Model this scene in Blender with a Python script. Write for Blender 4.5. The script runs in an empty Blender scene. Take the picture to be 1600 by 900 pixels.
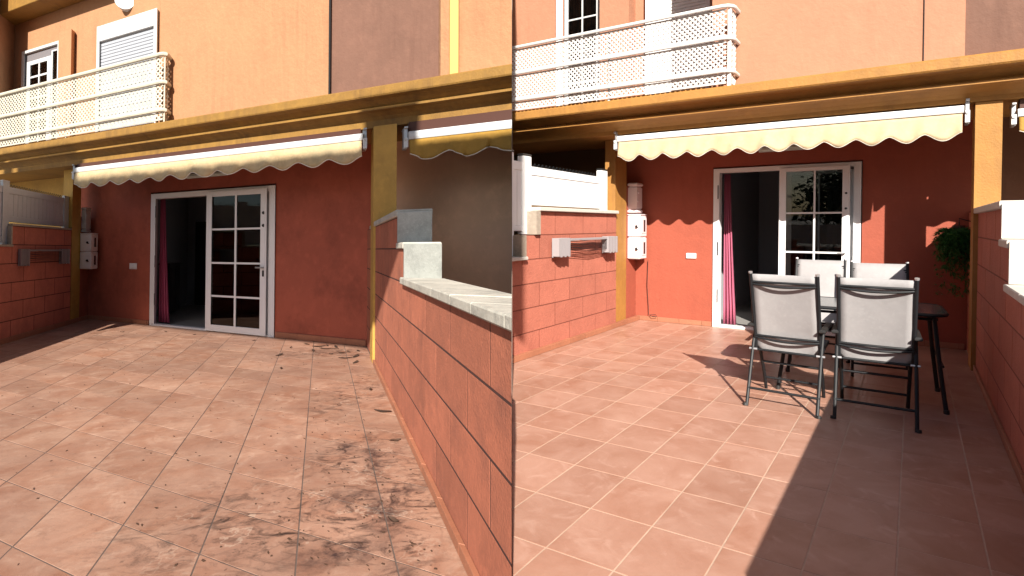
import bpy, bmesh, math, random
from mathutils import Vector, Matrix
random.seed(7)
R = math.radians
S = bpy.context.scene
COL = S.collection

# ------------------------------------------------------------------ camera
EYE = 1.36
cam_d = bpy.data.cameras.new('camera'); cam = bpy.data.objects.new('camera', cam_d); COL.objects.link(cam)
cam.location = (0, 0, EYE); cam.rotation_euler = (R(90), 0, 0)
cam_d.sensor_width = 36; cam_d.lens = 850/1600*36; cam_d.shift_y = -79/1600
cam_d.clip_start = 0.05; cam_d.clip_end = 2000
S.camera = cam

# ------------------------------------------------------------------ sky and sun
SUN_DIR = Vector((-0.014, -0.864, 0.502)).normalized()      # towards the sun
w = bpy.data.worlds.new('World'); S.world = w; w.use_nodes = True
nt = w.node_tree; bg = nt.nodes['Background']
sky = nt.nodes.new('ShaderNodeTexSky'); sky.sky_type = 'NISHITA'; sky.sun_disc = False
sky.sun_elevation = math.asin(SUN_DIR.z); sky.sun_rotation = math.atan2(SUN_DIR.x, SUN_DIR.y)
sky.air_density = 1.0; sky.dust_density = 1.2; sky.ozone_density = 0.8
nt.links.new(sky.outputs[0], bg.inputs[0]); bg.inputs[1].default_value = 0.056
sd = bpy.data.lights.new('sun', 'SUN'); sd.energy = 4.8; sd.angle = R(0.5); sd.color = (1.0, 0.93, 0.83)
so = bpy.data.objects.new('sun', sd); COL.objects.link(so); so.location = (0, -20, 20)
so.rotation_euler = SUN_DIR.to_track_quat('Z', 'Y').to_euler()
S.view_settings.view_transform = 'Standard'; S.view_settings.look = 'None'
S.view_settings.gamma = 1; S.view_settings.use_curve_mapping = False
S.view_settings.exposure = 1.15
S.cycles.max_bounces = 8; S.cycles.transparent_max_bounces = 16

# ------------------------------------------------------------------ materials
def rgb(h):            # sRGB 0-255 -> linear
    return tuple((c/255/12.92 if c/255 <= .04045 else ((c/255+.055)/1.055)**2.4) for c in h)
MATS = {}
def mat(name, col, rough=.6, metal=0, var=.0, nscale=3., bump=0., bscale=60., dirt=None, dscale=1.2, damt=.5, spec=.5, obj_var=0., trans=0., rain=None, ramt=.3):
    m = bpy.data.materials.new(name); m.use_nodes = True; t = m.node_tree; N = t.nodes; K = t.links
    b = N['Principled BSDF']; b.inputs['Roughness'].default_value = rough; b.inputs['Metallic'].default_value = metal
    b.inputs['Specular IOR Level'].default_value = spec
    geo = N.new('ShaderNodeNewGeometry'); out = None
    cur = N.new('ShaderNodeRGB'); cur.outputs[0].default_value = (*col, 1); cur = cur.outputs[0]
    def mix(fac, a, bcol, mode='MIX'):
        x = N.new('ShaderNodeMix'); x.data_type = 'RGBA'; x.blend_type = mode
        if hasattr(fac, 'links'): K.new(fac, x.inputs[0])
        else: x.inputs[0].default_value = fac
        K.new(a, x.inputs[6])
        if hasattr(bcol, 'links'): K.new(bcol, x.inputs[7])
        else: x.inputs[7].default_value = (*bcol, 1)
        return x.outputs[2]
    def noise(sc, det=4, rough_=.6):
        n = N.new('ShaderNodeTexNoise'); n.inputs['Scale'].default_value = sc; n.inputs['Detail'].default_value = det
        n.inputs['Roughness'].default_value = rough_; K.new(geo.outputs['Position'], n.inputs['Vector']); return n.outputs[0]
    def ramp(f, a, bb):
        r = N.new('ShaderNodeMapRange'); r.inputs[1].default_value = a; r.inputs[2].default_value = bb; K.new(f, r.inputs[0]); return r.outputs[0]
    if var:
        n = noise(nscale)
        cur = mix(ramp(n, .35, .7), cur, tuple(c*(1-var) for c in col))
        n2 = noise(nscale*5.3)
        cur = mix(ramp(n2, .5, .8), cur, tuple(min(1, c*(1+var*.6)) for c in col))
    if obj_var:
        oi = N.new('ShaderNodeObjectInfo'); h = N.new('ShaderNodeHueSaturation')
        r = N.new('ShaderNodeMapRange'); r.inputs[3].default_value = 1-obj_var; r.inputs[4].default_value = 1+obj_var
        K.new(oi.outputs['Random'], r.inputs[0]); K.new(r.outputs[0], h.inputs['Value']); K.new(cur, h.inputs['Color']); cur = h.outputs[0]
    if rain:
        mp = N.new('ShaderNodeMapping'); mp.inputs['Scale'].default_value = (7, 7, .55); K.new(geo.outputs['Position'], mp.inputs[0])
        n = N.new('ShaderNodeTexNoise'); n.inputs['Scale'].default_value = 1.; n.inputs['Detail'].default_value = 6; n.inputs['Roughness'].default_value = .68; K.new(mp.outputs[0], n.inputs['Vector'])
        big = noise(.9, 3, .5)
        mm = N.new('ShaderNodeMath'); mm.operation = 'MULTIPLY'; K.new(ramp(n.outputs[0], .48, .72), mm.inputs[0]); K.new(ramp(big, .35, .65), mm.inputs[1])
        m2 = N.new('ShaderNodeMath'); m2.operation = 'MULTIPLY'; K.new(mm.outputs[0], m2.inputs[0]); m2.inputs[1].default_value = ramt
        cur = mix(m2.outputs[0], cur, rain)
    if dirt:
        n = noise(dscale, 6, .7); mm = N.new('ShaderNodeMath'); mm.operation = 'MULTIPLY'; mm.inputs[1].default_value = damt
        K.new(ramp(n, .5, .72), mm.inputs[0]); cur = mix(mm.outputs[0], cur, dirt)
    K.new(cur, b.inputs['Base Color'])
    if bump:
        n = noise(bscale, 3, .6); bp = N.new('ShaderNodeBump'); bp.inputs['Strength'].default_value = bump; bp.inputs['Distance'].default_value = .01
        K.new(n, bp.inputs['Height']); K.new(bp.outputs[0], b.inputs['Normal'])
    if trans:
        b.inputs['Transmission Weight'].default_value = 0
        tr = N.new('ShaderNodeBsdfTranslucent'); K.new(cur, tr.inputs[0]); ms = N.new('ShaderNodeMixShader'); ms.inputs[0].default_value = trans
        K.new(b.outputs[0], ms.inputs[1]); K.new(tr.outputs[0], ms.inputs[2]); K.new(ms.outputs[0], N['Material Output'].inputs[0])
    MATS[name] = m; m['_h'] = 1
    m_nodes[name] = (N, K, geo, mix, noise, ramp, b)
    return m
m_nodes = {}

def tile_mat(name, c1, c2, c3, dirty):
    m = mat(name, c1, rough=.42 if not dirty else .5, bump=.12, bscale=35, spec=.4)
    N, K, geo, mix, noise, ramp, b = m_nodes[name]
    oi = N.new('ShaderNodeObjectInfo')
    ad = N.new('ShaderNodeVectorMath'); ad.operation = 'ADD'; sc = N.new('ShaderNodeVectorMath'); sc.operation = 'SCALE'; sc.inputs[3].default_value = 37
    cmb = N.new('ShaderNodeCombineXYZ'); K.new(oi.outputs['Random'], cmb.inputs[0]); K.new(oi.outputs['Random'], cmb.inputs[1])
    K.new(cmb.outputs[0], sc.inputs[0]); K.new(sc.outputs[0], ad.inputs[0]); K.new(geo.outputs['Position'], ad.inputs[1])
    def n_(s, d=5, r=.62, dist=0.):
        n = N.new('ShaderNodeTexNoise'); n.inputs['Scale'].default_value = s; n.inputs['Detail'].default_value = d
        n.inputs['Roughness'].default_value = r; n.inputs['Distortion'].default_value = dist; K.new(ad.outputs[0], n.inputs['Vector']); return n.outputs[0]
    base = N.new('ShaderNodeRGB'); base.outputs[0].default_value = (*c1, 1)
    cur = mix(ramp(n_(3.2, 5, .6, .6), .38, .68), base.outputs[0], c2)
    cur = mix(ramp(n_(6.0, 4, .6, 1.5), .55, .8), cur, c3)
    h = N.new('ShaderNodeHueSaturation'); r = N.new('ShaderNodeMapRange'); r.inputs[3].default_value = .84 if dirty else .93; r.inputs[4].default_value = 1.10 if dirty else 1.08
    K.new(oi.outputs['Random'], r.inputs[0]); K.new(r.outputs[0], h.inputs['Value']); K.new(cur, h.inputs['Color']); cur = h.outputs[0]
    if dirty:
        mu = lambda a, k: _math(N, K, 'MULTIPLY', a, k)
        # faint grey film everywhere
        cur = mix(mu(ramp(noise(1.1, 6, .7), .38, .66), .62), cur, rgb((136, 104, 90)))
        cur = mix(mu(ramp(noise(9, 6, .75), .56, .78), .45), cur, rgb((96, 66, 50)))
        # streaky smears, stretched across the floor
        mp = N.new('ShaderNodeMapping'); mp.inputs['Scale'].default_value = (1.8, 3.6, 1); mp.inputs['Rotation'].default_value = (0, 0, R(35)); K.new(geo.outputs['Position'], mp.inputs[0])
        st = N.new('ShaderNodeTexNoise'); st.inputs['Scale'].default_value = 2.2; st.inputs['Detail'].default_value = 7; st.inputs['Roughness'].default_value = .72; st.inputs['Distortion'].default_value = 2.2
        K.new(mp.outputs[0], st.inputs['Vector'])
        streak = ramp(st.outputs[0], .49, .66)
        # stain centres (world x, y, radius): by the right wall, and leaf litter corner
        tot = None
        for (cx, cy, rx, ry, k) in STAINS:
            sub = N.new('ShaderNodeVectorMath'); sub.operation = 'SUBTRACT'; K.new(geo.outputs['Position'], sub.inputs[0]); sub.inputs[1].default_value = (cx, cy, 0)
            ml = N.new('ShaderNodeVectorMath'); ml.operation = 'MULTIPLY'; K.new(sub.outputs[0], ml.inputs[0]); ml.inputs[1].default_value = (1/rx, 1/ry, 0)
            ln = N.new('ShaderNodeVectorMath'); ln.operation = 'LENGTH'; K.new(ml.outputs[0], ln.inputs[0])
            f = _math(N, K, 'MULTIPLY', ramp2(N, K, ln.outputs['Value'], 1.0, .2), k)
            tot = f if tot is None else _math(N, K, 'MAXIMUM', tot, f)
        cur = mix(_math(N, K, 'MULTIPLY', streak, _math(N, K, 'ADD', mu(tot, 1.0), .16)), cur, rgb((56, 42, 38)))
        ring = noise(5.5, 3, .5)
        rg = _math(N, K, 'MULTIPLY', ramp(ring, .53, .55), ramp2(N, K, ring, .60, .57))
        cur = mix(_math(N, K, 'MULTIPLY', rg, mu(tot, .35)), cur, rgb((80, 60, 52)))
        rg2 = noise(4.2, 4, .6); rb = _math(N, K, 'MULTIPLY', ramp(rg2, .60, .61), ramp2(N, K, rg2, .635, .62))
        cur = mix(_math(N, K, 'MULTIPLY', rb, mu(tot, .5)), cur, rgb((190, 168, 150)))
        soot = None
        for (cx, cy, rx, ry) in SOOT:
            sub = N.new('ShaderNodeVectorMath'); sub.operation = 'SUBTRACT'; K.new(geo.outputs['Position'], sub.inputs[0]); sub.inputs[1].default_value = (cx, cy, 0)
            rt = N.new('ShaderNodeVectorRotate'); rt.rotation_type = 'Z_AXIS'; rt.inputs['Angle'].default_value = R(-19); K.new(sub.outputs[0], rt.inputs['Vector'])
            ml = N.new('ShaderNodeVectorMath'); ml.operation = 'MULTIPLY'; K.new(rt.outputs[0], ml.inputs[0]); ml.inputs[1].default_value = (1/rx, 1/ry, 0)
            ln = N.new('ShaderNodeVectorMath'); ln.operation = 'LENGTH'; K.new(ml.outputs[0], ln.inputs[0])
            f = ramp2(N, K, ln.outputs['Value'], 1.0, .0); soot = f if soot is None else _math(N, K, 'MAXIMUM', soot, f)
        cur = mix(_math(N, K, 'MULTIPLY', _math(N, K, 'MULTIPLY', ramp(noise(11, 6, .75), .36, .60), soot), 1.0), cur, rgb((50, 38, 40)))
        n5 = ramp(noise(28, 3, .6), .64, .72)
        cur = mix(_math(N, K, 'MULTIPLY', n5, _math(N, K, 'ADD', mu(tot, .7), .22)), cur, rgb((44, 32, 28)))
    K.new(cur, b.inputs['Base Color'])
    return m
def _math(N, K, op, a, bb):
    x = N.new('ShaderNodeMath'); x.operation = op; x.use_clamp = True
    for i, q in enumerate((a, bb)):
        if hasattr(q, 'links'): K.new(q, x.inputs[i])
        else: x.inputs[i].default_value = q
    return x.outputs[0]
def ramp2(N, K, f, a, b):
    r = N.new('ShaderNodeMapRange'); r.inputs[1].default_value = a; r.inputs[2].default_value = b; K.new(f, r.inputs[0]); return r.outputs[0]

def glass_mat(name, tint=(.75, .78, .78), base_refl=.06):
    m = bpy.data.materials.new(name); m.use_nodes = True; N = m.node_tree.nodes; K = m.node_tree.links; N.clear()
    o = N.new('ShaderNodeOutputMaterial'); t = N.new('ShaderNodeBsdfTransparent'); t.inputs[0].default_value = (*tint, 1)
    g = N.new('ShaderNodeBsdfGlossy'); g.inputs['Roughness'].default_value = .01
    f = N.new('ShaderNodeFresnel'); f.inputs[0].default_value = 1.5
    x = N.new('ShaderNodeMixShader'); K.new(f.outputs[0], x.inputs[0]); K.new(t.outputs[0], x.inputs[1]); K.new(g.outputs[0], x.inputs[2]); K.new(x.outputs[0], o.inputs[0])
    MATS[name] = m; return m

# ------------------------------------------------------------------ the two places
class Place:
    """a terrace frame: u along the house wall, v out from it towards the garden, z up; the two plots are not square-cornered"""
    def __init__(s, o, u, v, n, side, tag):
        s.o = Vector(o) + Vector((0, 0, EYE)); s.u = Vector(u).normalized(); s.v = Vector(v).normalized(); s.n = Vector(n).normalized(); s.side = side; s.tag = tag
    def W(s, u, v, z): return s.o + s.u*u + s.v*v + s.n*z
CUT = 0.0015
LP = Place((-7.9826, 10.2338, -1.5294), (0.89942, -0.43695, 0.00977), (0.33062, -0.94346, 0.02109), (0, 0.02235, 1), -1, 'L')
RP = Place((1.7948, 7.8656, -1.1845), (0.85290, -0.52188, -0.01166), (-0.59353, -0.80461, -0.01798), (0, -0.02235, 1), 1, 'R')

SOOT = []
for (u, v, rx, ry) in ((6.30, 5.05, .14, .40), (6.10, 5.0, .22, .16), (6.32, 4.3, .07, .5), (6.1, 4.2, .10, .2), (6.45, 4.75, .25, .10), (6.0, 5.6, .35, .14), (6.3, 5.8, .10, .5)):
    p = LP.W(u, v, 0); SOOT.append((p.x, p.y, rx, ry))
STAINS = []
for (u, v, rx, ry, k) in ((6.30, 5.05, .55, .95, 1.0), (6.2, 4.35, .45, .7, .9), (5.6, 5.5, .95, .65, .85), (6.1, .75, .9, .55, .9), (6.35, 2.6, .45, 1.3, .7), (3.2, .6, 2.6, .5, .35)):
    p = LP.W(u, v, 0); STAINS.append((p.x, p.y, rx, ry, k))

# ------------------------------------------------------------------ mesh helpers
class MB:
    def __init__(s, P=None): s.P = P; s.v = []; s.f = []
    def _w(s, c): return s.P.W(*c) if s.P else Vector(c)
    def add(s, vs, fs):
        b = len(s.v); s.v += [s._w(c) for c in vs]; s.f += [tuple(b+i for i in f) for f in fs]; return s
    def box(s, u0, u1, v0, v1, z0, z1, ch=0):
        if ch:
            c = ch; rings = []
            for (a, bb) in ((0, c), (c, 0)):  # lower ring inset, then full
                rings.append(a)
            vs = []
            for z, ins in ((z0, c), (z0+c, 0), (z1-c, 0), (z1, c)):
                vs += [(u0+ins, v0+ins, z), (u1-ins, v0+ins, z), (u1-ins, v1-ins, z), (u0+ins, v1-ins, z)]
            fs = [(0, 1, 2, 3), (15, 14, 13, 12)]
            for k in range(3):
                for i in range(4):
                    j = (i+1) % 4; fs.append((k*4+i, k*4+j, k*4+4+j, k*4+4+i))
            return s.add(vs, fs)
        return s.add([(u0, v0, z0), (u1, v0, z0), (u1, v1, z0), (u0, v1, z0), (u0, v0, z1), (u1, v0, z1), (u1, v1, z1), (u0, v1, z1)],
                     [(0, 1, 2, 3), (4, 7, 6, 5), (0, 4, 5, 1), (1, 5, 6, 2), (2, 6, 7, 3), (3, 7, 4, 0)])
    def prism(s, prof, u0, u1, axis='u'):
        """prof: list of (a,b); axis u: (v,z) swept along u; axis v: (u,z) swept along v; axis z: (u,v) swept along z"""
        n = len(prof); m = {'u': lambda a, b, t: (t, a, b), 'v': lambda a, b, t: (a, t, b), 'z': lambda a, b, t: (a, b, t)}[axis]
        vs = [m(a, b, u0) for a, b in prof] + [m(a, b, u1) for a, b in prof]
        return s.add(vs, [tuple(range(n)), tuple(range(2*n-1, n-1, -1))] + [(i, (i+1) % n, n+(i+1) % n, n+i) for i in range(n)])
    def tube(s, pts, r, seg=8, closed_ends=True, r1=None, flat=1.0):
        pts = [s._w(p) for p in pts]; n = len(pts); vs = []; prev = None
        for i, p in enumerate(pts):
            t = (pts[min(i+1, n-1)] - pts[max(i-1, 0)]).normalized()
            ref = Vector((0, 0, 1)) if abs(t.z) < .9 else Vector((1, 0, 0))
            a = t.cross(ref).normalized() if prev is None else (prev - t*prev.dot(t)).normalized()
            prev = a; b2 = t.cross(a); rr = r if r1 is None else r + (r1-r)*i/(n-1)
            for k in range(seg):
                an = 2*math.pi*k/seg; vs.append(p + a*rr*math.cos(an) + b2*rr*flat*math.sin(an))
        b = len(s.v); s.v += vs
        for i in range(n-1):
            for k in range(seg):
                j = (k+1) % seg; s.f.append((b+i*seg+k, b+i*seg+j, b+(i+1)*seg+j, b+(i+1)*seg+k))
        s.f.append(tuple(b+k for k in range(seg))); s.f.append(tuple(b+(n-1)*seg+k for k in range(seg-1, -1, -1)))
        return s
    def cyl(s, c0, c1, r, seg=12): return s.tube([c0, c1], r, seg)
    def mesh(s, name, loc, mats, smooth=False, P=None, clip=True):
        P = P or s.P; bm = bmesh.new()
        vs = [bm.verts.new(p) for p in s.v]
        for f in s.f:
            try: bm.faces.new([vs[i] for i in f])
            except ValueError: pass
        if P and clip:
            xs = [p.x*P.side for p in s.v]
            if max(xs) <= CUT: bm.free(); return None
            if min(xs) < CUT:
                g = bmesh.ops.bisect_plane(bm, geom=bm.verts[:]+bm.edges[:]+bm.faces[:], plane_co=(CUT*P.side, 0, 0), plane_no=(-P.side, 0, 0), clear_outer=True)
                ed = [e for e in g['geom_cut'] if isinstance(e, bmesh.types.BMEdge) and e.is_valid and e.is_boundary]
                if ed:
                    try: bmesh.ops.holes_fill(bm, edges=ed, sides=0)
                    except Exception: pass
        bmesh.ops.recalc_face_normals(bm, faces=bm.faces[:])
        for f in bm.faces: f.smooth = smooth
        bmesh.ops.translate(bm, verts=bm.verts[:], vec=-Vector(loc))
        me = bpy.data.meshes.new(name); bm.to_mesh(me); bm.free()
        for m in (mats if isinstance(mats, (list, tuple)) else [mats]): me.materials.append(m)
        if smooth:
            try: me.set_sharp_from_angle(angle=R(40))
            except Exception: pass
        return me
    def build(s, name, m, parent=None, smooth=False, clip=True):
        if not s.v: return None
        root = parent
        base = Vector(WLOC[parent.name]) if parent else sum(s.v, Vector())/len(s.v)
        me = s.mesh(name, base, m, smooth, clip=clip)
        if me is None: return None
        o = bpy.data.objects.new(name, me); COL.objects.link(o)
        if parent: o.parent = parent; WLOC[o.name] = base
        else: o.location = base; WLOC[o.name] = base
        return o
WLOC = {}      # world location of each object's origin (parents are never rotated except chairs and table)
def thing(name, loc, label=None, cat=None, group=None, kind=None):
    o = bpy.data.objects.new(name, None); COL.objects.link(o); o.location = loc; o.empty_display_size = .1; WLOC[o.name] = Vector(loc)
    return tag(o, label, cat, group, kind)
def tag(o, label=None, cat=None, group=None, kind=None):
    if o is None: return o
    for k, x in (('label', label), ('category', cat), ('group', group), ('kind', kind)):
        if x: o[k] = x
    return o
def inst(name, me, parent, loc):
    o = bpy.data.objects.new(name, me); COL.objects.link(o); o.parent = parent; o.location = Vector(loc) - WLOC[parent.name]; WLOC[o.name] = Vector(loc); return o

# colours ------------------------------------------------------------
OCHRE = mat('ochre_paint', (.36, .17, .035), .7, var=.16, nscale=2, bump=.35, bscale=50, rain=(.16, .07, .02), ramt=.5, dirt=(.2, .09, .02), dscale=1.5, damt=.4)
OCHRE_L = mat('weathered_ochre_with_shade', (.26, .138, .026), .7, var=.25, nscale=2, rain=(.10, .05, .016), ramt=.7, bump=.4, bscale=50, dirt=(.16, .08, .02), dscale=2.5, damt=.55)  # ochre darkened in place of cove shade; streaks and dirt are weathering
OCHRE_P = mat('ochre_lightened_for_shade', (.46, .27, .055), .7, var=.2, nscale=2, bump=.4, bscale=40, dirt=(.25, .13, .03), dscale=2.5, damt=.5)  # beam ochre lightened to offset the shade on pillars and side recess
ORANGE_L = mat('orange_stucco', (.37, .185, .092), .85, var=.10, nscale=1.6, bump=1., bscale=16, rain=(.22, .10, .05), ramt=.45, dirt=(.30, .14, .07), dscale=.9, damt=.3)
ORANGE_R = mat('salmon_stucco', (.40, .185, .110), .85, var=.09, nscale=1.3, bump=.5, bscale=20, rain=(.27, .11, .06), ramt=.3)
BROWN = mat('shadow_brown_stucco', (.16, .080, .055), .85, var=.2, nscale=1.2, bump=.6, bscale=16, rain=(.10, .045, .03), ramt=.6)  # cast shade on the upper walls painted in as brown
BROWN3 = mat('brown_plaster_lightened_for_shade', (.74, .48, .32), .85, var=.14, nscale=1.2, bump=.3, bscale=25)  # neighbour's brown plaster, base lightened to offset its shade
BROWN2 = mat('brown_plaster', (.17, .085, .050), .85, var=.12, nscale=1.2, bump=.3, bscale=25)
RED_L = mat('red_plaster_lightened_for_shade', (.36, .086, .048), .8, var=.2, nscale=1.3, bump=.3, bscale=40, dirt=(.13, .03, .016), dscale=2.2, damt=.45)  # terrace wall red, lightened because the wall stands in shade
RED_R = mat('red_plaster', (.31, .070, .038), .8, var=.12, nscale=1.5, bump=.35, bscale=30, rain=(.2, .04, .022), ramt=.3)
BLOCK_LL = mat('red_block_lightened_for_shade', (.50, .155, .10), .85, var=.18, nscale=3, bump=.6, bscale=60, obj_var=.08, dirt=(.30, .09, .06), dscale=3.5, damt=.5)  # left wall's red, raised to make up for the shade on it
BLOCK_L = mat('dull_red_block', (.40, .128, .070), .85, var=.22, nscale=2.5, bump=.4, bscale=70, obj_var=.14, dirt=(.17, .06, .04), dscale=3.5, damt=.5)
BLOCK_R = mat('red_block', (.42, .135, .088), .85, var=.13, nscale=3, bump=.8, bscale=60, obj_var=.07, dirt=(.26, .07, .045), dscale=4, damt=.35)
MORT_L = mat('red_mortar_old', (.05, .014, .010), .9, var=.2, nscale=9)
MORT_R = mat('red_mortar', (.19, .05, .03), .9, var=.2, nscale=9)
CEM = mat('whitish_cement', (.46, .44, .38), .85, var=.22, nscale=4, bump=.3, bscale=60, dirt=(.2, .2, .18), dscale=5, damt=.7)
CEM_SUN = mat('cement_face_darkened_for_sun', (.26, .27, .25), .85, var=.2, nscale=7, bump=.3, bscale=60, dirt=(.13, .14, .13), dscale=6, damt=.7)  # step cement darkened against direct sun; the mottled dirt is its own
CEM_SHADE = mat('cement_face_lightened_for_shade', (.42, .43, .40), .85, var=.2, nscale=7, bump=.3, bscale=60, dirt=(.24, .25, .23), dscale=6, damt=.7)  # same step cement, lightened against the added board's shade
CEM_R = mat('pale_cement', (.55, .52, .47), .85, var=.12, nscale=4, bump=.2, bscale=60)
COPE = mat('weathered_coping', (.36, .30, .24), .85, var=.25, nscale=6, bump=.3, bscale=60)
SKIRT = mat('terracotta_skirting', (.34, .135, .075), .6, var=.15, nscale=4, obj_var=.08)
TILE_R = tile_mat('terracotta_tile', rgb((172, 133, 116)), rgb((155, 112, 93)), rgb((184, 148, 132)), False)
TILE_L = tile_mat('dirty_terracotta_tile', rgb((172, 136, 116)), rgb((150, 106, 84)), rgb((190, 158, 138)), True)
GROUT_R = mat('pale_grout', (.50, .36, .27), .9, var=.2, nscale=3)
GROUT_L = mat('dirty_grout', (.11, .08, .066), .9, dirt=(.035, .026, .022), dscale=.9, damt=1.4)
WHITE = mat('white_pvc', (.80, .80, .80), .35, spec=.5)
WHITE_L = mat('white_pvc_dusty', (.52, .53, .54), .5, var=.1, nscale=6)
DOORW = mat('white_lacquer', (.74, .74, .75), .35, spec=.5)
CREAM_LAT = mat('cream_lattice', (.50, .47, .39), .5, var=.15, nscale=5)
WHITE_LAT = mat('white_lattice', (.60, .58, .57), .5, var=.05, nscale=5)
CLOTH = mat('cream_awning_cloth', (.58, .45, .28), .8, var=.12, nscale=4, trans=.12, bump=.5, bscale=9)
CLOTH_L = mat('stained_cream_awning_cloth', (.58, .44, .25), .8, var=.2, nscale=5, trans=.12, bump=1., bscale=8, dirt=(.22, .24, .17), dscale=1.3, damt=.5)
GAP_SHADE = mat('dark_gap_shade', (.06, .02, .012), .7)  # dark colour stands for shade in the gap above the awnings
CLOTH_Y = mat('yellow_awning_cloth', (.38, .215, .035), .8, var=.2, nscale=4, trans=.12, bump=1., bscale=8)
PIPING = mat('white_piping', (.70, .66, .58), .6)
METAL = mat('grey_metal', (.42, .42, .43), .4, metal=.6)
DKMETAL = mat('dark_chair_metal', (.014, .015, .017), .5, spec=.22)
SLING = mat('light_grey_sling', (.34, .33, .335), .75, var=.10, nscale=7, bump=.3, bscale=6, trans=.08)
BLACK = mat('black_plastic', (.02, .02, .02), .45)
TABLETOP = mat('dark_table_glass', (.10, .11, .11), .12, spec=.6)
METER = mat('white_meter_box', (.72, .70, .70), .5)
METER_R = mat('pinkish_meter_box', (.74, .62, .63), .5)
DKGLASS = mat('dark_meter_window', (.03, .025, .03), .1)
PINK = mat('pink_curtain_cloth', (.45, .08, .16), .8, trans=.3)
PINK_R = mat('pink_curtain_cloth_bright', (.60, .16, .26), .8, trans=.3)
ROOMW = mat('room_wall', (.32, .32, .34), .9)
ROOMF = mat('room_floor', (.30, .29, .28), .4)
ROOMD = mat('room_dark_wood', (.03, .02, .018), .6)
SHUT = mat('blue_grey_shutter', (.34, .36, .40), .5)
GLASS = glass_mat('clear_glass', (.6, .62, .62))
LAMPB = mat('pale_green_lamp_cover', (.50, .60, .56), .4)
LEAFD = mat('dead_leaf', (.05, .025, .014), .8, obj_var=.5)
FERN = mat('fern_green', (.05, .17, .035), .6, var=.4, nscale=20, trans=.2)
BARK = mat('bark', (.09, .06, .04), .9, var=.3, nscale=8, bump=.6, bscale=20)
FOL = mat('tree_foliage', (.035, .06, .02), .7, var=.5, nscale=2, trans=.2)
GROUND = mat('ground_concrete', (.22, .19, .16), .9, var=.2, nscale=.5)
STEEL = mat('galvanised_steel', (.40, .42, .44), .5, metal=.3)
DIVM = mat('grey_divider_paint', (.25, .2, .17), .7)
POTM = mat('pot_plastic', (.07, .03, .02), .6)

# ------------------------------------------------------------------ setting: ground
g = MB().add([(-400, -400, -.26), (400, -400, -.26), (400, 800, -.26), (-400, 800, -.26)], [(0, 1, 2, 3)])
tag(g.build('ground', GROUND), kind='structure')

# ------------------------------------------------------------------ floors
def frange(a, b, st):
    while a < b-1e-6: yield a; a += st
def make_floor(P, uw, pu, u_off, pv, v_off, vmax, mt, mg):
    base = P.W(0, 0, 0)
    slab = MB(P).box(-.3, uw+.3, -.02, vmax, -.25, -.0014)
    me = slab.mesh('floor', base, mg)
    fl = bpy.data.objects.new('floor', me); COL.objects.link(fl); fl.location = base; WLOC[fl.name] = base
    tag(fl, kind='structure')
    gj = .0085 if P is LP else .006; cache = {}
    us = sorted(set([0.0] + [round(x, 4) for x in frange(u_off, uw, pu)] + [uw]))
    vs = sorted(set([0.0] + [round(x, 4) for x in frange(v_off, vmax, pv)] + [vmax]))
    for a, b in zip(us[:-1], us[1:]):
        for c, d in zip(vs[:-1], vs[1:]):
            if b-a < .05 or d-c < .03: continue
            # only tiles in or near view
            cs = [P.W(x, y, 0) for x in (a, b) for y in (c, d)]
            if all(q.y < 1.2 for q in cs) or all(q.x*P.side <= CUT for q in cs) or all(abs(q.x) > .98*max(q.y, .1)+.3 for q in cs): continue
            cross = min(q.x*P.side for q in cs) < CUT
            key = (round(b-a, 3), round(d-c, 3)); loc = P.W(a, c, 0)
            if cross:
                mb = MB(P); tile_shape(mb, a+gj/2, b-gj/2, c+gj/2, d-gj/2); me = mb.mesh('tile', loc, mt)
                if me is None: continue
            else:
                if key not in cache:
                    mb = MB(P); tile_shape(mb, a+gj/2, b-gj/2, c+gj/2, d-gj/2); cache[key] = mb.mesh('tile', loc, mt, clip=False)
                me = cache[key]
            o = inst('tile', me, fl, loc + P.n*random.uniform(-.0003, .0003))
    return fl
def tile_shape(mb, a, b, c, d):
    t = .0012
    mb.add([(a, c, -.010), (b, c, -.010), (b, d, -.010), (a, d, -.010), (a, c, -.0007), (b, c, -.0007), (b, d, -.0007), (a, d, -.0007),
            (a+t, c+t, 0), (b-t, c+t, 0), (b-t, d-t, 0), (a+t, d-t, 0)],
           [(0, 1, 2, 3), (8, 11, 10, 9)] + [(k+i, k+(i+1) % 4, k+4+(i+1) % 4, k+4+i) for k in (0, 4) for i in range(4)])
make_floor(LP, 6.70, .5565, .185, .4555, .055, 7.3, TILE_L, GROUT_L)
make_floor(RP, 3.70, .2996, .187, .3950, .105, 6.7, TILE_R, GROUT_R)

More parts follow.
